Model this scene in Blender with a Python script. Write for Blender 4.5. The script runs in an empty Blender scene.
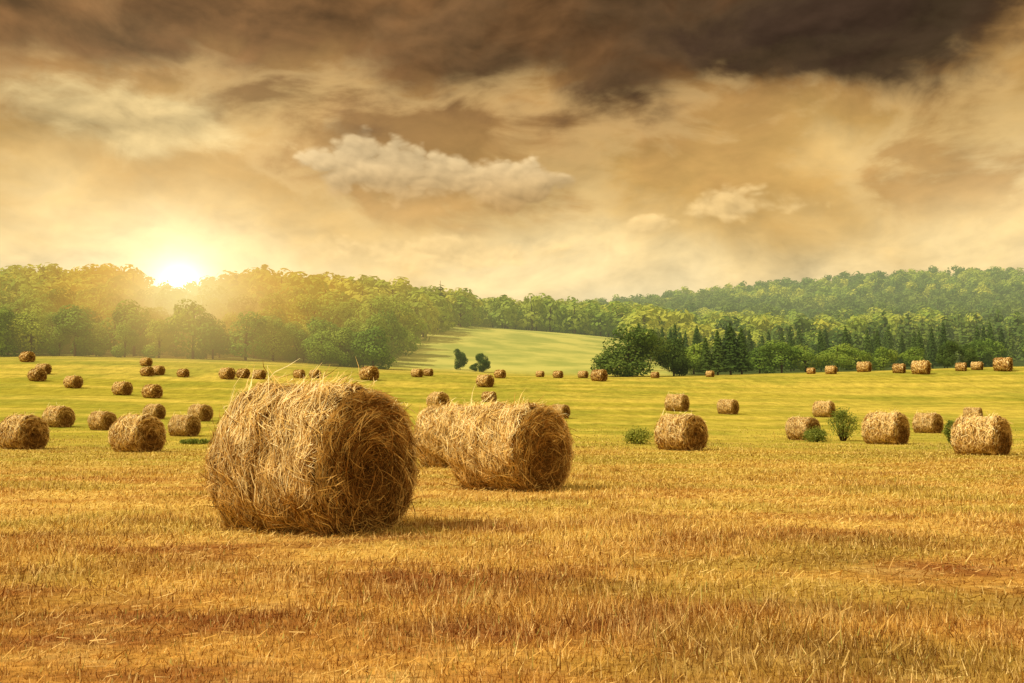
import bpy, math, random
import numpy as np
from mathutils import noise as mnoise, Vector
random.seed(7); RS=np.random.RandomState(11)
scene=bpy.context.scene; col=scene.collection
scene.view_settings.view_transform='Standard'; scene.view_settings.look='None'; scene.view_settings.exposure=0
F=1000.0; CAMZ=1.1; PITCH=math.atan(85.5/F)

# ---------------- camera ----------------
cd=bpy.data.cameras.new("camera"); cam=bpy.data.objects.new("camera",cd); col.objects.link(cam)
cd.sensor_width=36; cd.lens=36*F/1024; cd.clip_end=12000; cd.clip_start=0.05
cam.location=(0,0,CAMZ); cam.rotation_euler=(math.pi/2+PITCH,0,0); scene.camera=cam
def ray(u,v):
    xn=(u-512)/F; zn=(341.5-v)/F
    return np.array([xn, math.cos(PITCH)-zn*math.sin(PITCH), math.sin(PITCH)+zn*math.cos(PITCH)])
def azel(u,v):
    r=ray(u,v); return math.degrees(math.atan2(r[0],r[1])), math.degrees(math.asin(r[2]/np.linalg.norm(r)))
def lin(r,g,b):
    f=lambda c:(c/255/12.92) if c/255<=.04045 else ((c/255+.055)/1.055)**2.4
    return (f(r),f(g),f(b),1)

# ---------------- terrain ----------------
TK=np.array([-0.62,-0.5,-0.3,-0.1,0.0,0.08,0.2,0.35,0.5,0.62])
DK=np.array([0,30,45,60,80,100,125,150,170,200,260,320,360,450,600,800,1000,3500],float)
VR={150:[360,361,363,373,375,375,375,372,368,367],
    170:[356,357,362,373,376,377,375,372,368,367],
    200:[349,350,352,365,368,372,374,371,368,367],
    260:[324,325,325,340,345,352,365,364,362,361],
    320:[302,303,304,320,332,340,356,357,356,355],
    360:[303,303,305,320,329,333,350,350,350,350],
    450:[308,308,310,322,330,330,342,342,340,340],
    600:[315,315,315,325,328,324,325,322,318,318],
    800:[320,320,320,325,324,316,300,285,279,278]}
near=[0,0,.18,.7,1.7,3.3,5.8]; M=np.array([1.25,1.25,1.15,1.0,.97,.92,.85,.82,.85,.85])
Z=np.zeros((len(TK),len(DK)))
for i in range(len(TK)):
    for j,d in enumerate(DK):
        if j<7: Z[i,j]=near[j]*M[i]
        elif d in VR: Z[i,j]=(427-VR[int(d)][i])/1000*d+CAMZ
        elif d==1000: Z[i,j]=Z[i,j-1]*.97
        else: Z[i,j]=Z[i,j-1]*.8
dg=np.arange(0,3501,5.0); tg=np.linspace(-.62,.62,125)
Zd=np.array([np.interp(dg,DK,Z[i]) for i in range(len(TK))])
ZT=np.array([np.interp(tg,TK,Zd[:,j]) for j in range(len(dg))])   # [d,t]
def blur(A,n,ax):
    for _ in range(n):
        P=np.pad(A,[(1,1) if a==ax else (0,0) for a in (0,1)],mode='edge')
        A=(P[:-2]+2*P[1:-1]+P[2:])/4 if ax==0 else (P[:,:-2]+2*P[:,1:-1]+P[:,2:])/4
    return A
ZT=blur(ZT,4,0); ZT=blur(ZT,20,1)
def gz(x,y):
    x=np.asarray(x,float); y=np.asarray(y,float)
    t=np.clip(x/np.maximum(y,1.0),-.6199,.6199); d=np.clip(y,0,3495)
    fi=d/5; i=fi.astype(int); fi=fi-i; ft=(t+.62)/1.24*124; j=np.clip(ft.astype(int),0,123); ft=ft-j
    z=(ZT[i,j]*(1-ft)+ZT[i,j+1]*ft)*(1-fi)+(ZT[i+1,j]*(1-ft)+ZT[i+1,j+1]*ft)*fi
    z=z+ .05*np.sin(x*.21+1)*np.sin(y*.17)+.25*np.clip((y-50)/60,0,1)*np.sin(x*.045+.6)*np.sin(y*.06+1)
    return z
def hit(u,v,lo=3,hi=175):
    r=ray(u,v); ys=np.arange(lo,hi,.1); s=ys/r[1]
    g=CAMZ+r[2]*s-gz(r[0]*s,ys); k=np.where(g<0)[0]
    if len(k): j=k[0]
    else:
        off=int((ys<=120).sum()); j=off+int(np.argmin(g[off:]))
    return r[0]*s[j], ys[j]

def make_mesh(name,V,Fq,mats,smooth=False,attr=None,matidx=None):
    me=bpy.data.meshes.new(name)
    Fl=Fq if isinstance(Fq,list) else [Fq]
    V=np.asarray(V,np.float32); me.vertices.add(len(V)); me.vertices.foreach_set('co',V.ravel())
    loops=np.concatenate([f.ravel() for f in Fl]).astype(np.int32)
    sizes=np.concatenate([np.full(len(f),f.shape[1]) for f in Fl]).astype(np.int32)
    starts=np.concatenate([[0],np.cumsum(sizes)[:-1]]).astype(np.int32)
    me.loops.add(len(loops)); me.loops.foreach_set('vertex_index',loops)
    me.polygons.add(len(sizes)); me.polygons.foreach_set('loop_start',starts); me.polygons.foreach_set('loop_total',sizes)
    if matidx is not None: me.polygons.foreach_set('material_index',np.asarray(matidx,np.int32))
    me.polygons.foreach_set('use_smooth',np.full(len(sizes),smooth))
    if attr is not None:
        a=me.attributes.new('tint','FLOAT','FACE'); a.data.foreach_set('value',np.asarray(attr,np.float32))
    me.update(calc_edges=True)
    for m in mats: me.materials.append(m)
    return me

# ---------------- node helper ----------------
class NT:
    def __init__(s,nt): s.nt=nt; s.nt.nodes.clear()
    def new(s,t): return s.nt.nodes.new(t)
    def put(s,sock,v):
        if isinstance(v,bpy.types.NodeSocket): s.nt.links.new(v,sock)
        else: sock.default_value=v
    def m(s,op,a,b=None,c=None,clamp=False):
        n=s.new('ShaderNodeMath'); n.operation=op; n.use_clamp=clamp; s.put(n.inputs[0],a)
        if b is not None: s.put(n.inputs[1],b)
        if c is not None: s.put(n.inputs[2],c)
        return n.outputs[0]
    def comb(s,x,y,z):
        n=s.new('ShaderNodeCombineXYZ'); s.put(n.inputs[0],x); s.put(n.inputs[1],y); s.put(n.inputs[2],z); return n.outputs[0]
    def sep(s,v):
        n=s.new('ShaderNodeSeparateXYZ'); s.put(n.inputs[0],v); return n.outputs
    def vm(s,op,a,b):
        n=s.new('ShaderNodeVectorMath'); n.operation=op; s.put(n.inputs[0],a); s.put(n.inputs[1],b); return n.outputs[0]
    def noise(s,v,scale=1,detail=5,rough=.55,dist=0,color=False):
        n=s.new('ShaderNodeTexNoise'); s.put(n.inputs['Vector'],v); n.inputs['Scale'].default_value=scale
        n.inputs['Detail'].default_value=detail; n.inputs['Roughness'].default_value=rough; n.inputs['Distortion'].default_value=dist
        return n.outputs[1] if color else n.outputs[0]
    def voro(s,v,detail=3,rough=.5,lac=2.2):
        n=s.new('ShaderNodeTexVoronoi'); n.voronoi_dimensions='2D'; n.feature='F1'; n.normalize=False; s.put(n.inputs['Vector'],v)
        n.inputs['Scale'].default_value=1; n.inputs['Detail'].default_value=detail; n.inputs['Roughness'].default_value=rough
        n.inputs['Lacunarity'].default_value=lac; return n.outputs['Distance']
    def ss(s,x,a,b,lo=0.,hi=1.,kind='SMOOTHSTEP'):
        n=s.new('ShaderNodeMapRange'); n.interpolation_type=kind; s.put(n.inputs[0],x)
        n.inputs[1].default_value=a; n.inputs[2].default_value=b; n.inputs[3].default_value=lo; n.inputs[4].default_value=hi; return n.outputs[0]
    def mix(s,f,a,b,mode='MIX'):
        n=s.new('ShaderNodeMix'); n.data_type='RGBA'; n.blend_type=mode; s.put(n.inputs[0],f); s.put(n.inputs[6],a); s.put(n.inputs[7],b); return n.outputs[2]
    def ramp(s,x,stops):
        n=s.new('ShaderNodeValToRGB'); s.put(n.inputs[0],x); e=n.color_ramp.elements
        while len(e)<len(stops): e.new(.5)
        for k,(p,c) in enumerate(stops): e[k].position=p; e[k].color=c
        return n.outputs[0]
    def attr(s,name):
        n=s.new('ShaderNodeAttribute'); n.attribute_name=name; return n.outputs['Fac']
    def gauss(s,x,y,x0,y0,sx,sy):
        a=s.m('MULTIPLY_ADD',x,1/sx,-x0/sx); b=s.m('MULTIPLY_ADD',y,1/sy,-y0/sy)
        return s.m('EXPONENT',s.m('MULTIPLY',s.m('MULTIPLY_ADD',a,a,s.m('MULTIPLY',b,b)),-1.))
def newmat(name):
    m=bpy.data.materials.new(name); m.use_nodes=True; return m,NT(m.node_tree)
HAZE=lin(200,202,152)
def finish(h,color,rough=.9,bump=None,haze=True,transl=0.):
    p=h.new('ShaderNodeBsdfDiffuse'); h.put(p.inputs['Color'],color)
    if bump is not None:
        b=h.new('ShaderNodeBump'); b.inputs['Strength'].default_value=bump[1]; b.inputs['Distance'].default_value=bump[2]; h.put(b.inputs['Height'],bump[0]); h.nt.links.new(b.outputs[0],p.inputs['Normal'])
    sh=p.outputs[0]
    if transl>0:
        t=h.new('ShaderNodeBsdfTranslucent'); h.put(t.inputs[0],color); mx=h.new('ShaderNodeMixShader'); mx.inputs[0].default_value=transl
        h.nt.links.new(sh,mx.inputs[1]); h.nt.links.new(t.outputs[0],mx.inputs[2]); sh=mx.outputs[0]
    if haze:   # haze and sun glow painted onto surfaces as emission, tied to world position
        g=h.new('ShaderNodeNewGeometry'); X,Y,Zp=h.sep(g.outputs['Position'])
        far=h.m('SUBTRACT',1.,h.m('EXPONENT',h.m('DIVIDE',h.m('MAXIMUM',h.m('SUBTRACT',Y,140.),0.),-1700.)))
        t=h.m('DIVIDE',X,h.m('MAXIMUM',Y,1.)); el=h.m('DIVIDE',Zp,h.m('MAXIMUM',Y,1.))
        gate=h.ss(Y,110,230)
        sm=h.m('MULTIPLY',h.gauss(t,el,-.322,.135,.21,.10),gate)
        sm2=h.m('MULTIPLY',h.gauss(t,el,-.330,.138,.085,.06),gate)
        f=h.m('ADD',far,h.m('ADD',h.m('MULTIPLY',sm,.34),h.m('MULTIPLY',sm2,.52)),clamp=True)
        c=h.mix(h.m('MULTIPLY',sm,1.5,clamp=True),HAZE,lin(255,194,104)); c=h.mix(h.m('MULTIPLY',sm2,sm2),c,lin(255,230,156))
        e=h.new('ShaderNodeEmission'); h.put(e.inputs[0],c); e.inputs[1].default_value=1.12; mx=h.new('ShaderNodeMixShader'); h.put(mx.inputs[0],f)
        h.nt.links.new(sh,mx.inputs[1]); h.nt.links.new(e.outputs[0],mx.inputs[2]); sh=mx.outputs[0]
    o=h.new('ShaderNodeOutputMaterial'); h.nt.links.new(sh,o.inputs[0])

# ---------------- ground material ----------------
def field_color(h,pos,lite=False):
    X,Y,Zp=h.sep(pos)
    n1=h.noise(h.comb(h.m('MULTIPLY',X,.5),h.m('MULTIPLY',Y,.8),0.),1,3 if lite else 4,.66)
    n2=h.noise(h.comb(h.m('MULTIPLY',X,1.6),h.m('MULTIPLY',Y,2.2),3.),1,1 if lite else 2,.6)
    gold=lin(204,158,80); brown=lin(146,94,50); pale=lin(224,192,122); green=lin(158,146,66)
    c=h.mix(h.ss(n1,.34,.64),brown,gold)
    c=h.mix(h.ss(n2,.5,.70,0,.45),c,pale)
    Yn=h.m('ADD',Y,h.m('MULTIPLY',h.m('SUBTRACT',h.noise(h.comb(h.m('MULTIPLY',X,.06),h.m('MULTIPLY',Y,.14),4.),1,3,.6),.5),50.))
    midc=h.mix(h.ss(n1,.34,.62),lin(190,144,74),lin(222,190,106))
    n3=h.noise(h.comb(h.m('MULTIPLY',X,.24),h.m('MULTIPLY',Y,.4),9.),1,2,.6)
    midc=h.mix(h.ss(n3,.46,.64,0,.65),midc,lin(188,172,84))
    Yp=h.m('ADD',Y,h.m('MULTIPLY',h.m('SUBTRACT',n1,.5),9.))
    c=h.mix(h.ss(n3,.52,.68,0,.42),c,green)
    c=h.mix(h.ss(Yp,5.,13.,.0,.9),c,midc)
    sw=h.noise(h.comb(h.m('MULTIPLY',X,.012),h.m('MULTIPLY',Y,.16),0.),1,3,.6)
    up=h.mix(h.ss(sw,.4,.62),lin(172,166,68),lin(206,190,92))
    up=h.mix(h.ss(h.noise(pos,.09,3,.65),.44,.64,0,.65),up,lin(146,152,62))
    c=h.mix(h.ss(Yn,10,66),c,up)
    return c
gm,h=newmat("field"); g=h.new('ShaderNodeNewGeometry'); pos=g.outputs['Position']; X,Y,Zp=h.sep(pos)
c=field_color(h,pos)
fine=h.noise(pos,14,4,.7)
c=h.mix(1.,c,h.ramp(fine,[(.3,(.42,.38,.32,1)),(.7,(1.12,1.09,1.02,1))]),'MULTIPLY')
tex=h.noise(h.comb(h.m('MULTIPLY',X,.9),h.m('MULTIPLY',Y,.35),0.),1,5,.75)
c=h.mix(h.ss(Y,20,60),c,h.mix(1.,c,h.ramp(tex,[(.35,(.72,.72,.64,1)),(.65,(1.22,1.2,1.1,1))]),'MULTIPLY'))
mead=h.mix(h.ss(h.noise(pos,.06,5,.6),.4,.6),lin(142,148,74),lin(176,172,92))
c=h.mix(h.ss(Y,172,195),c,mead)
t=h.m('DIVIDE',X,h.m('MAXIMUM',Y,1.))
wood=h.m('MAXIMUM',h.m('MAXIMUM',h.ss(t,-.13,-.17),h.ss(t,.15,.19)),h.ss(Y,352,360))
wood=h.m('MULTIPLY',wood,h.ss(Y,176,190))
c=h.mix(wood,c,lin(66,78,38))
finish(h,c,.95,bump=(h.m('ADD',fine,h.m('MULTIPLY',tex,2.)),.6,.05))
xs=np.sinh(np.linspace(-5.2,5.2,330)); xs=xs/xs.max()*2600
ys=np.concatenate([np.linspace(-80,-2,12),np.arange(0,60,1.2),np.arange(60,420,3),np.geomspace(420,3490,70)])
XX,YY=np.meshgrid(xs,ys); ZZ=gz(XX,YY); nx,ny=len(xs),len(ys)
idx=np.arange(nx*ny).reshape(ny,nx); q=np.stack([idx[:-1,:-1],idx[:-1,1:],idx[1:,1:],idx[1:,:-1]],-1).reshape(-1,4)
go=bpy.data.objects.new("ground",make_mesh("ground",np.stack([XX,YY,ZZ],-1).reshape(-1,3),q,[gm],True)); col.objects.link(go)
go["kind"]="structure"; go["label"]="rolling golden stubble field rising to a green meadow slope"; go["category"]="field"

# ---------------- stubble ----------------
sm_,h=newmat("stubble"); g=h.new('ShaderNodeNewGeometry'); c=field_color(h,g.outputs['Position'],True); tn=h.attr('tint')
c=h.mix(h.ss(tn,.0,.45,.8,0),c,lin(104,60,30)); c=h.mix(h.ss(tn,.6,1.,0,.75),c,lin(246,216,146))
c=h.mix(h.ss(tn,.96,.97,0,.8),c,lin(136,142,62))
finish(h,c,.75,haze=False)
def strips(P,W):
    n,k,_=P.shape; V=np.stack([P-W,P+W],2).reshape(-1,3)
    b=(np.arange(n)*k*2)[:,None]+(np.arange(k-1)*2)[None,:]
    return V,np.stack([b,b+1,b+3,b+2],-1).reshape(-1,4)
bands=[(2.6,6,3600),(6,12,1500),(12,25,420),(25,50,100),(50,75,25)]
xs_,ys_=[],[]
for a,b,den in bands:
    area=.70*(b*b-a*a); n=int(area*den); yy=np.sqrt(RS.uniform(a*a,b*b,n)); xx=RS.uniform(-.70,.70,n)*yy
    row=np.round(yy/.16)*.16+RS.normal(0,.03,n); yy=np.where(RS.rand(n)<.4,row+.04*np.sin(xx*3),yy)
    keep=RS.rand(n)<(.5+.5*(np.sin(xx*1.3+2*np.sin(yy*.9))*np.sin(yy*1.7+xx*.4)*.5+.5))*np.where(yy>45,np.clip((78-yy)/33,0,1),1)
    xs_.append(xx[keep]); ys_.append(yy[keep])
x=np.concatenate(xs_); y=np.concatenate(ys_); n=len(x); z=gz(x,y)-.01
hgt=RS.gamma(5,.0115,n)*(.8+.4*np.sin(x*.9+y*.7)*np.sin(y*.8-x*.3)); ang=RS.uniform(0,2*np.pi,n); lean=RS.gamma(2,.2,n)*hgt
B=np.stack([x,y,z],-1); D=np.stack([np.cos(ang)*lean,np.sin(ang)*lean,hgt],-1)
wa=RS.uniform(-.9,.9,n); ww=(.0012+.00042*y)*RS.uniform(.6,1.4,n)
W=np.stack([np.cos(wa)*ww,np.sin(wa)*ww,0*ww],-1)
V1=np.stack([B-W,B+W,B+D],1).reshape(-1,3); T1=np.arange(3*n).reshape(n,3)
n2=50000; yy=np.sqrt(RS.uniform(2.6**1.2,40**1.2,n2)**(2/1.2)); xx=RS.uniform(-.70,.70,n2)*yy
a2=RS.uniform(0,np.pi,n2); L=RS.uniform(.03,.09,n2); zz=gz(xx,yy)+RS.uniform(.0,.04,n2)
C=np.stack([xx,yy,zz],-1); d2=np.stack([np.cos(a2)*L,np.sin(a2)*L,RS.normal(0,.6,n2)*L],-1)
w2=(.001+.0003*yy); Wv=np.stack([-np.sin(a2)*w2,np.cos(a2)*w2,w2*.6],-1)
P=np.stack([C-d2/2,C+d2/2],1); V2,Q2=strips(P,np.repeat(Wv[:,None],2,1))
V=np.concatenate([V1,V2]); tint=np.concatenate([RS.rand(n),RS.uniform(.2,.85,n2)])
so=bpy.data.objects.new("stubble",make_mesh("stubble",V,[T1,Q2+len(V1)],[sm_],False,tint)); col.objects.link(so)
so["kind"]="stuff"; so["label"]="short dry golden brown stubble covering the field"; so["category"]="stubble"

# ---------------- bales ----------------
bm_,h=newmat("baled_hay"); tn=h.attr('tint'); tc=h.new('ShaderNodeTexCoord')
oi=h.new('ShaderNodeObjectInfo')
nb=h.noise(tc.outputs['Object'],5,4,.7)
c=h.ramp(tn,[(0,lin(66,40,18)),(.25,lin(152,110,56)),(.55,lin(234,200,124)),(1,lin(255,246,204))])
c=h.mix(1.,c,h.ramp(nb,[(.3,(.66,.6,.52,1)),(.6,(1.12,1.1,1.06,1))]),'MULTIPLY')
c=h.mix(1.,c,h.mix(oi.outputs['Random'],(.92,.9,.87,1),(1.06,1.05,1.,1)),'MULTIPLY')
finish(h,c,.8,haze=False)
R=.75; HL=.79
GD=[.0]
def groove(theta,xx): return np.exp(-((xx+.06+.04*np.sin(theta*2))/.04)**2)
def surf(theta,xx,seed):
    r=R+.020*np.sin(3*theta+seed)+.018*np.sin(7*xx+2*theta+seed*2)+.016*np.sin(13*theta+9*xx+seed)+.02*np.sin(5*theta-4*xx)
    e=np.clip((np.abs(xx)-HL+.07)/.07,0,1); r=r-.03*e*e
    return r-GD[0]*groove(theta,xx)
def cyl(theta,xx,r):
    yy=r*np.sin(theta); zz=r*np.cos(theta)
    zz=np.where(zz<-R*.9,-R*.9+(zz+R*.9)*.15,zz); k=np.clip(-zz/R,0,1)
    yy=yy*(1+.07*k); return np.stack([xx,yy,zz+R*.915],-1)
def low_shade(th): return 1-.36*np.clip(-np.cos(th)+.15,0,1)      # shade on the lower half, painted into the straw tint
def make_bale(name,seed,ns,nf,w,gd=0.):
    GD[0]=gd
    rs=np.random.RandomState(seed)
    NA,NL=80,30; th=np.linspace(0,2*np.pi,NA,endpoint=False); xl=np.linspace(-HL,HL,NL)
    TH,XL=np.meshgrid(th,xl); r=surf(TH,XL,seed)+rs.normal(0,.008,TH.shape); V=[cyl(TH,XL,r).reshape(-1,3)]
    idx=np.arange(NA*NL).reshape(NL,NA); nx_=np.roll(idx,-1,1)
    Q=[np.stack([idx[:-1],nx_[:-1],nx_[1:],idx[1:]],-1).reshape(-1,4)]; tint=[rs.uniform(.05,.3,len(Q[0]))]
    off=NA*NL; T=[]; tt=[]
    for sgn in (-1,1):
        rr=np.linspace(1,0,14)[1:]; base=surf(th,np.full(NA,sgn*HL),seed); prev=idx[0] if sgn<0 else idx[-1]
        for f in rr[:-1]:
            ph=f*22-th; xx=sgn*(HL+.01*(1-f**3)+.014*np.sin(ph)+.014*np.sin(5*th+9*f)+.014*np.sin(3*th-13*f+seed)-.10*np.exp(-(f/.22)**2))
            V.append(cyl(th,xx,base*f)); cur=off+np.arange(NA); off+=NA
            qq=np.stack([prev,np.roll(prev,-1),np.roll(cur,-1),cur],-1); Q.append(qq if sgn<0 else qq[:,::-1]); 
            tint.append(rs.uniform(.0,.12,NA)); prev=cur
        V.append(cyl(np.array([0.]),np.array([sgn*(HL-.09)]),np.array([0.]))); c0=off; off+=1
        t3=np.stack([prev,np.roll(prev,-1),np.full(NA,c0)],-1); T.append(t3); tt.append(rs.uniform(0,.03,NA))
    n=ns; k=4; s=np.linspace(-.5,.5,k)[None,:]
    th0=rs.uniform(0,2*np.pi,n)[:,None]; x0=rs.uniform(-HL,HL,n)[:,None]; L=rs.uniform(.1,.38,n)[:,None]
    sl=np.where(rs.rand(n)<.6,rs.normal(0,.4,n),rs.normal(0,2.,n))[:,None]
    nrm=np.sqrt(1+sl**2); tq=th0+s*L/nrm/R; xq=np.clip(x0+s*L*sl/nrm+.02*np.sin(s*6+th0*9),-HL-.06,HL+.06)
    stray=(rs.rand(n)<.22)[:,None]
    lift=rs.gamma(1.3,.010,n)[:,None]*(1+4*(s+.5)*stray)
    P=cyl(tq,xq,surf(tq,np.clip(xq,-HL,HL),seed)+.003+lift)
    dr=np.gradient(P,axis=1); nr=np.stack([0*tq,np.sin(tq),np.cos(tq)],-1)+rs.normal(0,.35,(n,1,3)); Wd=np.cross(dr,nr); Wd/=np.linalg.norm(Wd,axis=2,keepdims=True)+1e-9
    ww=w*rs.uniform(.5,1.3,(n,1,1))*np.array([.5,1,1,.3])[None,:,None]
    v,qd=strips(P,Wd*ww); V.append(v); Q.append(qd+off); off+=len(v)
    ts=rs.beta(1.8,1.4,n)*(1-(.55 if gd>0 else .0)*groove(th0,x0)[:,0])*low_shade(th0[:,0]); tint.append(np.repeat(np.clip(ts,0,1),k-1))
    n=nf; sg=np.where(rs.rand(n)<.8,1,-1)[:,None]; r0=(np.sqrt(rs.uniform(.01,1,n))*R*.97)[:,None]; a0=rs.uniform(0,2*np.pi,n)[:,None]
    L=rs.uniform(.06,.34,n)[:,None]; L=np.minimum(L,r0*2.2)
    dirn=np.where(rs.rand(n)<.58,rs.normal(.1,.35,n),rs.uniform(-3.14,3.14,n))[:,None]
    aq=a0+s*L*np.cos(dirn)/np.maximum(r0,.08); rq=np.clip(r0+s*L*np.sin(dirn),.0,R*1.0)
    spiral=.5+.5*np.sin(22*r0/R-a0+.8*np.sin(2*a0+seed)+.5*np.sin(5*a0))
    lump=.5+.25*np.sin(5*a0+9*r0)+.25*np.sin(3*a0-14*r0+seed)
    xx=sg*(HL+.01*(1-(rq/R)**3)+.004+lump*.026+spiral*.018-.10*np.exp(-(rq/R/.22)**2)+rs.gamma(1.4,.014,n)[:,None]*(1+2.5*(s+.5)*(rs.rand(n)<.25)[:,None]))
    P=cyl(aq,xx,rq*.99)
    dr=np.gradient(P,axis=1); nr=np.zeros_like(P); nr[...,0]=sg; nr=nr+rs.normal(0,.4,(n,1,3)); Wd=np.cross(dr,nr); Wd/=np.linalg.norm(Wd,axis=2,keepdims=True)+1e-9
    ww=w*rs.uniform(.5,1.2,(n,1,1))*np.array([.5,1,1,.3])[None,:,None]
    v,qd=strips(P,Wd*ww); V.append(v); Q.append(qd+off); off+=len(v)
    rn=r0[:,0]/R; tf=np.clip(rs.beta(1.4,2.0,n)*(.36+.36*spiral[:,0]+.3*lump[:,0])*(.48+.75*rn)+.25*(rn>.92),0,1)*low_shade(a0[:,0]); tint.append(np.repeat(tf,k-1))
    n=ns//14; xx=rs.uniform(-HL,HL,n); sd=rs.choice([-1,1],n); p0=np.stack([xx,sd*rs.uniform(.25,.55,n),rs.uniform(.02,.12,n)],-1)
    p1=p0+np.stack([rs.normal(0,.08,n),sd*rs.uniform(0,.14,n),-p0[:,2]+rs.uniform(0,.03,n)],-1)
    Wf=np.repeat(rs.normal(0,1,(n,1,3)),2,1); Wf/=np.linalg.norm(Wf,axis=2,keepdims=True)
    v,qd=strips(np.stack([p0,p1],1),Wf*w); V.append(v); Q.append(qd+off); off+=len(v); tint.append(rs.uniform(.1,.6,n))
    QQ=np.concatenate(Q); TT=np.concatenate(T)
    return make_mesh(name,np.concatenate(V),[QQ,TT],[bm_],False,np.concatenate(tint+tt))
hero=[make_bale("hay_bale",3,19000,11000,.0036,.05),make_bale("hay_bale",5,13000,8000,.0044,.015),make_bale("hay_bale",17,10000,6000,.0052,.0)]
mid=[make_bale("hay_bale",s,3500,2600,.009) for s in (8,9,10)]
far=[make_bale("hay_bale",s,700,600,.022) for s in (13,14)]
bales=[(312,533,136,57,'h'),(510,491,82,48,'h'),(461,468,60,62,'h'),
(22,449,32,58,'m'),(58,427,20,62,'m'),(102,430,18,60,'m'),(137,452,35,60,'m'),(184,436,20,65,'m'),(200,421,16,60,'m'),(154,419,14,60,'m'),
(122,395,13,60,'f'),(152,398,13,60,'f'),(73,388,12,60,'f'),(37,381,12,60,'f'),(43,374,10,70,'f'),(27,362,10,60,'f'),
(146,366,8,60,'f'),(147,376,9,60,'f'),(158,375,9,60,'f'),(183,377,8,60,'f'),(227,379,11,50,'f'),(243,378,9,60,'f'),(259,379,9,60,'f'),
(299,378,8,60,'f'),(315,378,8,50,'f'),(369,380,13,50,'f'),(417,377,8,60,'f'),(428,376,7,60,'f'),(485,387,12,50,'f'),(500,378,8,50,'f'),
(438,408,15,40,'m'),(489,402,10,60,'f'),(560,418,13,50,'m'),(599,381,11,50,'f'),(583,378,7,50,'f'),(558,378,7,50,'f'),(540,377,6,60,'f'),
(677,411,16,50,'m'),(728,414,14,50,'m'),(824,417,15,50,'m'),(681,450,34,40,'m'),(803,440,22,40,'m'),(886,444,30,40,'m'),
(928,433,19,40,'m'),(973,421,13,50,'m'),(982,455,37,40,'m'),(864,372,10,50,'f'),(899,373,9,50,'f'),(921,374,13,50,'f'),
(961,371,8,50,'f'),(977,370,8,50,'f'),(1003,371,13,50,'f'),(831,374,8,50,'f'),(811,374,6,50,'f'),(710,377,6,50,'f'),(655,378,6,50,'f')]
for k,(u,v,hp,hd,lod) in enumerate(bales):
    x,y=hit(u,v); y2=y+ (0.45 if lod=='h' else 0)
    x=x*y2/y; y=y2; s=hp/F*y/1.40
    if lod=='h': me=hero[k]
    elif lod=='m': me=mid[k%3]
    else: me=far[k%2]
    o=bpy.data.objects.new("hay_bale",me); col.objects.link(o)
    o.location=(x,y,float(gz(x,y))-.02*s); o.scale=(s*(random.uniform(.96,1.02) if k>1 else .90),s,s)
    o.rotation_euler=(0,0,math.radians(hd-90+random.uniform(-4,4)*(lod!='h')))
    o["label"]=("large shaggy round hay bale with tangled straw end on stubble" if k==0 else
      "round hay bale standing close in front of another bale" if k==1 else "round hay bale partly hidden behind another bale" if k==2 else
      "round hay bale standing in the open field" if lod=='m' else "small distant round bale on the rising green field")
    if k==41: o["label"]="round hay bale next to a leafy green bush"
    o["category"]="hay bale"; o["group"]="round hay bales scattered over the field"

# ---------------- trees ----------------
def leafmat(name,dark,light,warm):
    m,h=newmat(name); tn=h.attr('tint'); oi=h.new('ShaderNodeObjectInfo')
    f=h.m('ADD',h.m('MULTIPLY',tn,.62),h.m('MULTIPLY',oi.outputs['Random'],.38),clamp=True)
    c=h.ramp(f,[(0,dark),(.55,light),(1,warm)])
    g=h.new('ShaderNodeNewGeometry'); c=h.mix(1.,c,h.ramp(h.noise(g.outputs['Position'],.03,2,.6),[(.35,(.78,.9,.92,1)),(.65,(1.2,1.14,.98,1))]),'MULTIPLY')
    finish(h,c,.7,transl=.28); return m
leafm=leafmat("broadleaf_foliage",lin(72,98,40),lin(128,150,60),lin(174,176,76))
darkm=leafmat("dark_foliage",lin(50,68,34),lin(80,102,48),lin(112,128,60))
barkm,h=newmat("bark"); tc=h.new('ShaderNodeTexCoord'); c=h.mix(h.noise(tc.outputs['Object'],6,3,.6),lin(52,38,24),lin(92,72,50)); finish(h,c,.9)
def tube(p0,p1,r0,r1,k=7):
    p0=np.array(p0,float); p1=np.array(p1,float); d=p1-p0; d/=np.linalg.norm(d); a=np.cross(d,[.3,.9,.1]); a/=np.linalg.norm(a); b=np.cross(d,a)
    t=np.linspace(0,2*np.pi,k,endpoint=False); c=np.cos(t)[:,None]*a+np.sin(t)[:,None]*b
    V=np.concatenate([p0+c*r0,p1+c*r1]); i=np.arange(k); j=(i+1)%k
    return V,np.stack([i,j,j+k,i+k],-1)
def joinparts(L):
    V=[];Q=[];o=0
    for v,q in L: V.append(v);Q.append(q+o);o+=len(v)
    return np.concatenate(V),np.concatenate(Q)
def leafquads(C,N,S,rs):
    n=len(C); N=N/(np.linalg.norm(N,axis=1,keepdims=True)+1e-9); A=np.cross(N,rs.normal(0,1,(n,3))); A/=np.linalg.norm(A,axis=1,keepdims=True)+1e-9; B=np.cross(N,A)
    S=S[:,None]; V=np.stack([C-A*S,C-B*S*.6,C+A*S,C+B*S*.6],1).reshape(-1,3); return V,np.arange(4*n).reshape(n,4)
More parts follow.
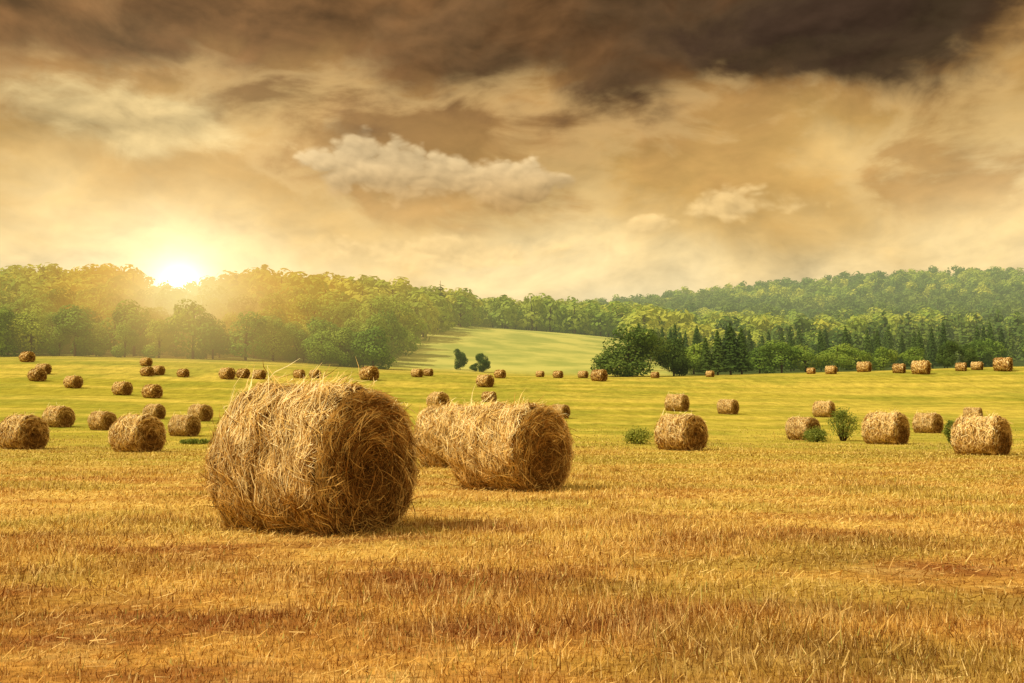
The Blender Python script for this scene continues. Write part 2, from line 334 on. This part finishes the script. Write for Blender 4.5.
def broad(seed,nl,H=12.,Wd=4.2,leaf=.42,low=.22,nlobe=13,jit=.35,dome=False):
    rs=np.random.RandomState(seed); lobes=[]
    for i in range(nlobe):
        zf=low+.08+(.84-low-.08)*((i*.618+rs.uniform(-.06,.06))%1)
        if dome: prof=math.sqrt(max(.05,1-((zf-.42)/.56)**2))*rs.uniform(.4,.8)
        else: prof=math.sin(math.pi*min(1,max(.0,(zf-low*.55)/(1.04-low*.55))))**.5*rs.uniform(.3,.68)
        rad=Wd*prof; a=i*2.4+rs.uniform(-.5,.5)
        lobes.append((rad*math.cos(a),rad*math.sin(a),zf*H,Wd*rs.uniform(.26,.5)*(1-.3*abs(zf-.5))))
    lobes.append((0,0,H*.6,Wd*.62)); 
    if dome: lobes.append((0,0,H*.35,Wd*.75))
    wts=np.array([l[3]**2 for l in lobes]); wts/=wts.sum()
    pick=rs.choice(len(lobes),nl,p=wts); LB=np.array(lobes)[pick]; d=rs.normal(0,1,(nl,3)); d/=np.linalg.norm(d,axis=1,keepdims=True)
    rr=LB[:,3]*np.clip(rs.normal(.94,.10,nl),.3,1.25); C=LB[:,:3]+d*rr[:,None]*np.array([1,1,.8]); C[:,2]=np.maximum(C[:,2],.1)
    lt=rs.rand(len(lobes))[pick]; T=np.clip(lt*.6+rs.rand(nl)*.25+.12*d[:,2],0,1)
    V,Q=leafquads(C,d+rs.normal(0,jit,(nl,3))+np.array([0,0,.25]),leaf*rs.uniform(.6,1.3,nl),rs)
    parts=[tube((0,0,-.3),(0,0,H*.35),.022*H,.018*H),tube((0,0,H*.35),(.2,0,H*.8),.018*H,.006*H)]
    for l in lobes[:7]: parts.append(tube((0,0,H*rs.uniform(.25,.4)),l[:3],.010*H,.003*H,5))
    return joinparts(parts),(V,Q,T)
def conifer(seed,nl,H=13.,Wd=2.3,leaf=.34):
    rs=np.random.RandomState(seed); z=1-np.sqrt(rs.uniform(0,1,nl)); zf=.1+.9*z; tier=(zf*13)%1; rad=Wd*(1-zf)**.85*(1.15-.55*tier)*np.clip(rs.normal(.85,.2,nl),.1,1.25)+.05
    a=rs.uniform(0,6.28,nl); rad=rad*(1+.22*np.sin(a*5+np.floor(zf*13)*2)); C=np.stack([rad*np.cos(a),rad*np.sin(a),zf*H-.15*rad],-1)
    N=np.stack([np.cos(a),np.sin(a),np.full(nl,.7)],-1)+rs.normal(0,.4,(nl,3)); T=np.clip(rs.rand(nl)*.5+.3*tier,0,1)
    V,Q=leafquads(C,N,leaf*rs.uniform(.6,1.2,nl),rs)
    return joinparts([tube((0,0,-.3),(0,0,H*.96),.016*H,.003*H)]),(V,Q,T)
def treemeshes(spec,mat):
    (tv,tq),(lv,lq,lt)=spec
    return make_mesh("trunk",tv,tq,[barkm],True),make_mesh("crown",lv,lq,[mat],False,lt)
BT=[treemeshes(broad(20+i,3000,12,5.0+.3*(i%3),.32,low=[.0,.0,.02,.0][i],jit=.25,nlobe=10+i,dome=i!=1),leafm) for i in range(4)]
CT=[treemeshes(conifer(40+i,1800,13,2.2+.3*i),darkm) for i in range(2)]
DT=[treemeshes(broad(60+i,6000,10,[5.2,4.2,4.4][i],.25,low=-.02+.06*(i>0),nlobe=[20,16,14][i],dome=True),darkm) for i in range(3)]
lowspec_b=[broad(80+i,330,12,5.2,.82,low=.0,nlobe=6,jit=.18,dome=True) for i in range(5)]; lowspec_c=[conifer(90+i,160,13,2.8,.85) for i in range(2)]
def add_tree(kind,x,y,sc,wide=1.,label=None,group=None,meshes=None,zoff=0):
    tm,cm=meshes; e=bpy.data.objects.new(kind,None); e.empty_display_size=1; col.objects.link(e)
    e.location=(x,y,float(gz(x,y))+zoff); e.rotation_euler=(0,0,random.uniform(0,6.28)); e.scale=(sc*wide,sc*wide,sc)
    for nm,me in (("trunk",tm),("crown",cm)):
        o=bpy.data.objects.new(nm,me); col.objects.link(o); o.parent=e
    e["label"]=label; e["category"]="tree"
    if group: e["group"]=group
    return e
def lim(d): return -.135+max(0,d-180)*(.10/160)
def free(t,d):
    if d<170: return False
    if d<352:
        r=.125-(d-200)*.0001
        return t<lim(d) or (t>r and d>195)
    return True
cand=[]
def scatter(t0,t1,d0,d1,sp):
    d=d0
    while d<d1:
        w=d*(t1-t0); k=int(w/sp)
        for i in range(k):
            t=t0+(i+random.uniform(0,1))*(t1-t0)/k; dd=d+random.uniform(-.5,.5)*sp
            if free(t,dd): cand.append((t*dd,dd))
        d+=sp*random.uniform(.8,1.)
scatter(-.60,-.03,175,200,5.2)
scatter(-.66,-.03,203,350,7.6)
scatter(-.14,.16,354,420,6.5)
scatter(.10,.66,205,400,8.0)
scatter(.03,.66,420,830,12.5)
cand.sort(key=lambda p:p[1])
mass=[]; ni=0
for (x,y) in cand:
    t=x/y; con=(t>0 and y<520 and mnoise.noise(Vector((x*.010,y*.010,3)))>.16) or random.random()<(.12 if t>.1 else .04 if y>240 else 0)
    sc=random.uniform(.76,1.18)
    if y<202 and t<0: sc*=random.uniform(.5,.85)
    if t>.1 and y<300: sc*=.66
    if y>235: sc*=1-.45*math.exp(-((t+.335)/.04)**2)
    if -.26<t<-.12 and y>250: sc*=1.08
    if y>420: sc*=1.1
    if con and y>420: sc*=.8
    if ni<270:
        ni+=1
        if con: add_tree("conifer_tree",x,y,sc,random.uniform(.9,1.1),"dark green conifer at the edge of the wood","trees of the woodland",random.choice(CT))
        else: add_tree("broadleaf_tree",x,y,sc,random.uniform(.95,1.25),"leafy green broadleaf tree at the edge of the wood","trees of the woodland",random.choice(BT))
    else: mass.append((x,y,sc,con))
V=[];Q=[];T=[];MI=[];o=0
for (x,y,sc,con) in mass:
    (tv,tq),(lv,lq,lt)=random.choice(lowspec_c if con else lowspec_b); a=random.uniform(0,6.28); ca,sa=math.cos(a)*sc,math.sin(a)*sc; w=random.uniform(.95,1.3)
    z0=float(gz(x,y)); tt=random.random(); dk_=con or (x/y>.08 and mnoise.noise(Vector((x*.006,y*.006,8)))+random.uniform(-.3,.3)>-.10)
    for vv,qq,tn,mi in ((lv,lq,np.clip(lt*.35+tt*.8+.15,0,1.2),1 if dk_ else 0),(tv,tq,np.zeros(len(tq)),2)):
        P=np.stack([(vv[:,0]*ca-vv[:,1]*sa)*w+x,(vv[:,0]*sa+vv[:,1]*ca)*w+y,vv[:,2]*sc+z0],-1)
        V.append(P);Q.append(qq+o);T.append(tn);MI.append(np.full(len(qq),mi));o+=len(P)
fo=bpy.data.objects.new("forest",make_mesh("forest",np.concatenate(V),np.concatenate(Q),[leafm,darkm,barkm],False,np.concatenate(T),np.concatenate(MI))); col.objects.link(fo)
fo["kind"]="stuff"; fo["label"]="dense mixed green forest covering the distant hills"; fo["category"]="forest"
def named(kind,u,v,hp,meshes,H,wide,label,d):
    y=d; x=(u-512)/F*d
    return add_tree(kind,x,y,hp/F*y/H,wide,label,None,meshes)
named("oak_tree",629,378,52,DT[0],10,1.45,"broad dark green tree standing at the field edge",172)
named("broadleaf_tree",674,378,42,DT[1],10,1.15,"dark rounded tree beside a broad oak",176)
for u,hh in ((706,40),(718,46),(731,52),(742,48)): named("conifer_tree",u,378,hh,CT[u%2],13,1.4,"dark pointed conifer at the far field edge",178)
for u,hh in ((694,34),(760,32),(782,34),(806,30),(838,30),(858,26),(884,26),(915,26)): named("broadleaf_tree",u,376,hh,BT[u%4],12,1.4,"low leafy tree at the far field edge",186)
named("broadleaf_tree",460,368,23,DT[1],10,.82,"small dark tree standing alone on the meadow slope",186)
named("broadleaf_tree",483,370,21,DT[2],10,.95,"small dark tree standing on the meadow slope",180)
named("broadleaf_tree",474,370,9,DT[1],10,1.3,"low shrubby tree between two small trees",182)
named("broadleaf_tree",948,366,30,DT[2],10,.95,"dark rounded tree at the edge of the field",176)
named("broadleaf_tree",970,366,26,DT[1],10,1.,"dark rounded tree at the edge of the field",176)
# bushes among the bales
grm=leafmat("bush_foliage",lin(92,108,48),lin(146,152,72),lin(184,180,94))
def bush(seed,nl,H,Wd,leaf):
    rs=np.random.RandomState(seed); parts=[]; C=[]
    for i in range(30):
        a=rs.uniform(0,6.28); b=np.array([math.cos(a)*.12*Wd,math.sin(a)*.12*Wd,-.02]); f_=rs.uniform(0,1)
        e=np.array([math.cos(a)*Wd*math.sin(f_*1.5)*.75,math.sin(a)*Wd*math.sin(f_*1.5)*.75,H*(.25+.62*math.cos(f_*1.4))])
        parts.append(tube(b,e,.008*H,.004*H,4)); C.append(e*np.array([1,1,.9])+rs.normal(0,.20*min(H,Wd),(nl//45,3))); f=rs.uniform(.2,1.0,nl//90)[:,None]; C.append(b+(e-b)*f+rs.normal(0,.14*min(H,Wd),(nl//90,3)))
    C=np.concatenate(C); C[:,2]=np.abs(C[:,2])+.02; n=len(C)
    V,Q=leafquads(C,rs.normal(0,1,(n,3))+[0,0,.5],leaf*rs.uniform(.6,1.3,n),rs); return joinparts(parts),(V,Q,rs.rand(n))
def mk_bush(u,v,hp,wd,label,seed):
    x,y=hit(u,v); H=hp/F*y; W=wd/F*y/2; (tv,tq),(lv,lq,lt)=bush(seed,2600,H,W,.045)
    e=bpy.data.objects.new("bush",None); col.objects.link(e); e.location=(x,y,float(gz(x,y)))
    for nm,me in (("stem",make_mesh("stem",tv,tq,[barkm])),("foliage",make_mesh("foliage",lv,lq,[grm],False,lt))):
        o=bpy.data.objects.new(nm,me); col.objects.link(o); o.parent=e
    e["label"]=label; e["category"]="bush"
mk_bush(843,441,34,32,"young leafy green bush beside a hay bale",1)
mk_bush(816,442,12,26,"low green weeds at the foot of a bale",2)
mk_bush(640,444,14,34,"low patch of green weeds in the field",3)
mk_bush(952,445,26,16,"thin green weeds next to a hay bale",4)
mk_bush(196,444,4,44,"low patch of green weeds in the field",5)

# ---------------- world ----------------
SA,SE=azel(180,284)
w=bpy.data.worlds.new("World"); scene.world=w; w.use_nodes=True; h=NT(w.node_tree)
try: w.cycles.sampling_method='NONE'
except Exception: pass
tc=h.new('ShaderNodeTexCoord'); X,Y,Zp=h.sep(tc.outputs['Generated'])
A=h.m('MULTIPLY',h.m('ARCTAN2',X,Y),57.2958); E=h.m('MULTIPLY',h.m('ARCSINE',Zp),57.2958)
def P(sx,sy,z=0.,da=0.,de=0.): return h.comb(h.m('MULTIPLY',h.m('ADD',A,da),sx),h.m('MULTIPLY',h.m('ADD',E,de),sy),z)
def warpv(v,amt,sc,det=3):
    nn=h.noise(v,sc,det,.5,color=True); n=h.vm('SUBTRACT',nn,(.5,.5,.5)); s=h.new('ShaderNodeVectorMath'); s.operation='SCALE'; h.put(s.inputs[0],n); s.inputs[3].default_value=amt
    return s.outputs[0]
def cloud(sx,sy,z,det=6,rough=.5,am=.9,ws=1.,da=-.5,de=.9,wdet=2):
    wv=warpv(P(sx,sy,z),am,ws,wdet)
    a=h.noise(h.vm('ADD',P(sx,sy,z),wv),1,det,rough); b=h.noise(h.vm('ADD',P(sx,sy,z,da,de),wv),1,max(det-1,2),rough)
    return a,h.m('SUBTRACT',a,b)
def puffs(sx,sy,z,am,ws,da,de,det=2,rough=.5):
    wv=warpv(P(sx,sy,z),am,ws,4)
    a=h.voro(h.vm('ADD',P(sx,sy,z),wv),det,rough); b=h.voro(h.vm('ADD',P(sx,sy,z,da,de),wv),det,rough)
    return h.m('SUBTRACT',1.,a),h.m('SUBTRACT',b,a)
n1,r1=cloud(.055,.10,1.7,5,.45,1.0,.9,-.8,1.4); n2,r2=cloud(.12,.20,5.2,8,.55,.7,1.,-.5,.75)
n3,r3=cloud(.075,.15,12.4,8,.55,.8,1.,-.5,.8)
p2,pr2=puffs(.36,.55,7.7,.8,.9,-.18,.3)
Ew=h.m('ADD',E,h.m('ADD',h.m('MULTIPLY',h.m('SUBTRACT',n1,.5),13.),h.m('MULTIPLY',h.m('SUBTRACT',n2,.5),9.)))
f=h.ss(Ew,4,26,kind='LINEAR')
def q_(e): return (e-4)/22
base=h.ramp(f,[(q_(5),lin(255,232,178)),(q_(9.5),lin(250,218,154)),(q_(12),lin(228,190,122)),(q_(14.5),lin(202,160,92)),(q_(18),lin(182,138,80)),(q_(20.5),lin(148,108,62)),(q_(23),lin(104,74,42))])
def blob(u,v,su,sv):
    a,e=azel(u,v); return h.gauss(A,E,a,e,su*.056,sv*.056)
rel=h.m('ADD',h.m('ADD',h.m('MULTIPLY',r1,1.4),h.m('MULTIPLY',r2,1.5)),h.m('MULTIPLY',pr2,.08))
def shade(c,k=1.,r=None):
    s=h.m('MINIMUM',h.m('MAXIMUM',h.m('ADD',1.,h.m('MULTIPLY',r or rel,k)),.4),1.7); return h.mix(1.,c,h.comb(s,s,s),'MULTIPLY')
c=shade(base,1.)
# a broken middle layer: cloud bodies with brighter torn rims
L=h.ss(n3,.49,.60); rim=h.m('MULTIPLY',h.ss(n3,.43,.50),h.ss(n3,.60,.50))
mid_ok=h.ss(E,9.5,13)
c=h.mix(h.m('MULTIPLY',h.m('MULTIPLY',L,.7),mid_ok),c,shade(h.mix(h.ss(E,12,20),lin(188,142,82),lin(122,88,52)),2.,h.m('ADD',r3,h.m('MULTIPLY',r2,.6))))
c=h.mix(h.m('MULTIPLY',h.m('MULTIPLY',rim,.34),mid_ok),c,lin(236,200,136))
m1=h.ss(h.m('ADD',blob(130,115,130,56),h.m('MULTIPLY',h.m('SUBTRACT',n2,.5),2.6)),.38,.85); c=h.mix(h.m('MULTIPLY',m1,.75),c,shade(lin(216,190,132),1.8))
b3=h.m('MAXIMUM',h.m('MAXIMUM',blob(720,208,90,28),blob(640,225,80,20)),h.m('MULTIPLY',blob(470,252,190,22),.95))
s3=h.m('MINIMUM',h.m('MAXIMUM',h.m('ADD',1.02,h.m('ADD',h.m('MULTIPLY',pr2,.40),h.m('MULTIPLY',r2,1.5))),.65),1.4); s3v=h.comb(s3,s3,s3)
m3=h.ss(h.m('ADD',b3,h.m('ADD',h.m('MULTIPLY',h.m('SUBTRACT',p2,.5),.5),h.m('MULTIPLY',h.m('SUBTRACT',n2,.5),1.6))),.4,.8); c=h.mix(h.m('MULTIPLY',m3,.65),c,h.mix(1.,lin(248,212,146),s3v,'MULTIPLY'))
b2=h.m('MAXIMUM',h.m('MAXIMUM',blob(420,176,120,38),blob(352,168,55,34)),blob(505,188,80,30))
m2=h.ss(h.m('ADD',b2,h.m('ADD',h.m('MULTIPLY',h.m('SUBTRACT',p2,.5),.5),h.m('MULTIPLY',h.m('SUBTRACT',n2,.5),.9))),.34,.60)
pc=h.mix(1.,h.mix(h.ss(E,12.,15.5),lin(196,156,98),lin(230,200,148)),s3v,'MULTIPLY'); c=h.mix(h.m('MULTIPLY',m2,.85),c,pc)
top=h.m('ADD',E,h.m('ADD',h.m('MULTIPLY',h.m('SUBTRACT',n1,.5),6.),h.m('ADD',h.m('MULTIPLY',h.m('SUBTRACT',n2,.5),12.),h.m('MULTIPLY',h.m('SUBTRACT',n3,.5),8.))))
top=h.m('ADD',top,h.m('ADD',h.m('MULTIPLY',blob(900,50,230,60),1.8),h.m('MULTIPLY',blob(20,10,130,50),2.6))); top=h.m('SUBTRACT',top,h.m('MULTIPLY',blob(130,110,110,45),1.5))
md=h.ss(top,17.9,21.3); dk=h.mix(h.ss(h.m('ADD',A,h.m('MULTIPLY',h.m('SUBTRACT',n3,.5),100.)),-24,24),lin(128,90,52),lin(54,40,30))
c=h.mix(h.m('MULTIPLY',md,.92),c,shade(dk,2.1,h.m('ADD',rel,r3)))
da_=h.m('SUBTRACT',A,SA); de_=h.m('SUBTRACT',E,SE)
d=h.m('SQRT',h.m('MULTIPLY_ADD',da_,da_,h.m('MULTIPLY',de_,de_)))
core=h.m('MULTIPLY',h.m('EXPONENT',h.m('DIVIDE',d,-.75)),1.9); halo=h.m('MULTIPLY',h.m('EXPONENT',h.m('DIVIDE',d,-4.8)),.56)
c=h.mix(1.,c,h.mix(1.,(1,.95,.84,1),h.comb(core,core,core),'MULTIPLY'),'ADD'); c=h.mix(1.,c,h.mix(1.,(1,.80,.48,1),h.comb(halo,halo,halo),'MULTIPLY'),'ADD')
bg=h.new('ShaderNodeBackground'); h.put(bg.inputs[0],c); bg.inputs[1].default_value=1.
bgs=h.new('ShaderNodeBackground'); h.put(bgs.inputs[0],lin(232,210,164)); bgs.inputs[1].default_value=1.12
fac=h.m('MAXIMUM',h.m('MAXIMUM',h.ss(h.m('ABSOLUTE',A),38,52),h.ss(E,25.5,31)),h.ss(E,-.5,-3))
mx=h.new('ShaderNodeMixShader'); h.put(mx.inputs[0],fac); h.nt.links.new(bg.outputs[0],mx.inputs[1]); h.nt.links.new(bgs.outputs[0],mx.inputs[2])
sk=h.new('ShaderNodeTexSky'); sk.sky_type='NISHITA'; sk.sun_disc=False; sk.sun_elevation=math.radians(50); sk.sun_rotation=math.radians(-110)
bg2=h.new('ShaderNodeBackground'); h.nt.links.new(sk.outputs[0],bg2.inputs[0]); bg2.inputs[1].default_value=.0004
ad=h.new('ShaderNodeAddShader'); h.nt.links.new(mx.outputs[0],ad.inputs[0]); h.nt.links.new(bg2.outputs[0],ad.inputs[1])
o=h.new('ShaderNodeOutputWorld'); h.nt.links.new(ad.outputs[0],o.inputs[0])
# sun
sl=bpy.data.lights.new("sun",'SUN'); sl.energy=4.1; sl.angle=math.radians(4); sl.color=(1,.89,.68); so=bpy.data.objects.new("sun",sl); col.objects.link(so)
az=math.radians(-110); el=math.radians(50); dv=Vector((math.sin(az)*math.cos(el),math.cos(az)*math.cos(el),math.sin(el)))
so.rotation_euler=dv.to_track_quat('Z','Y').to_euler(); so.location=(-20,10,30)
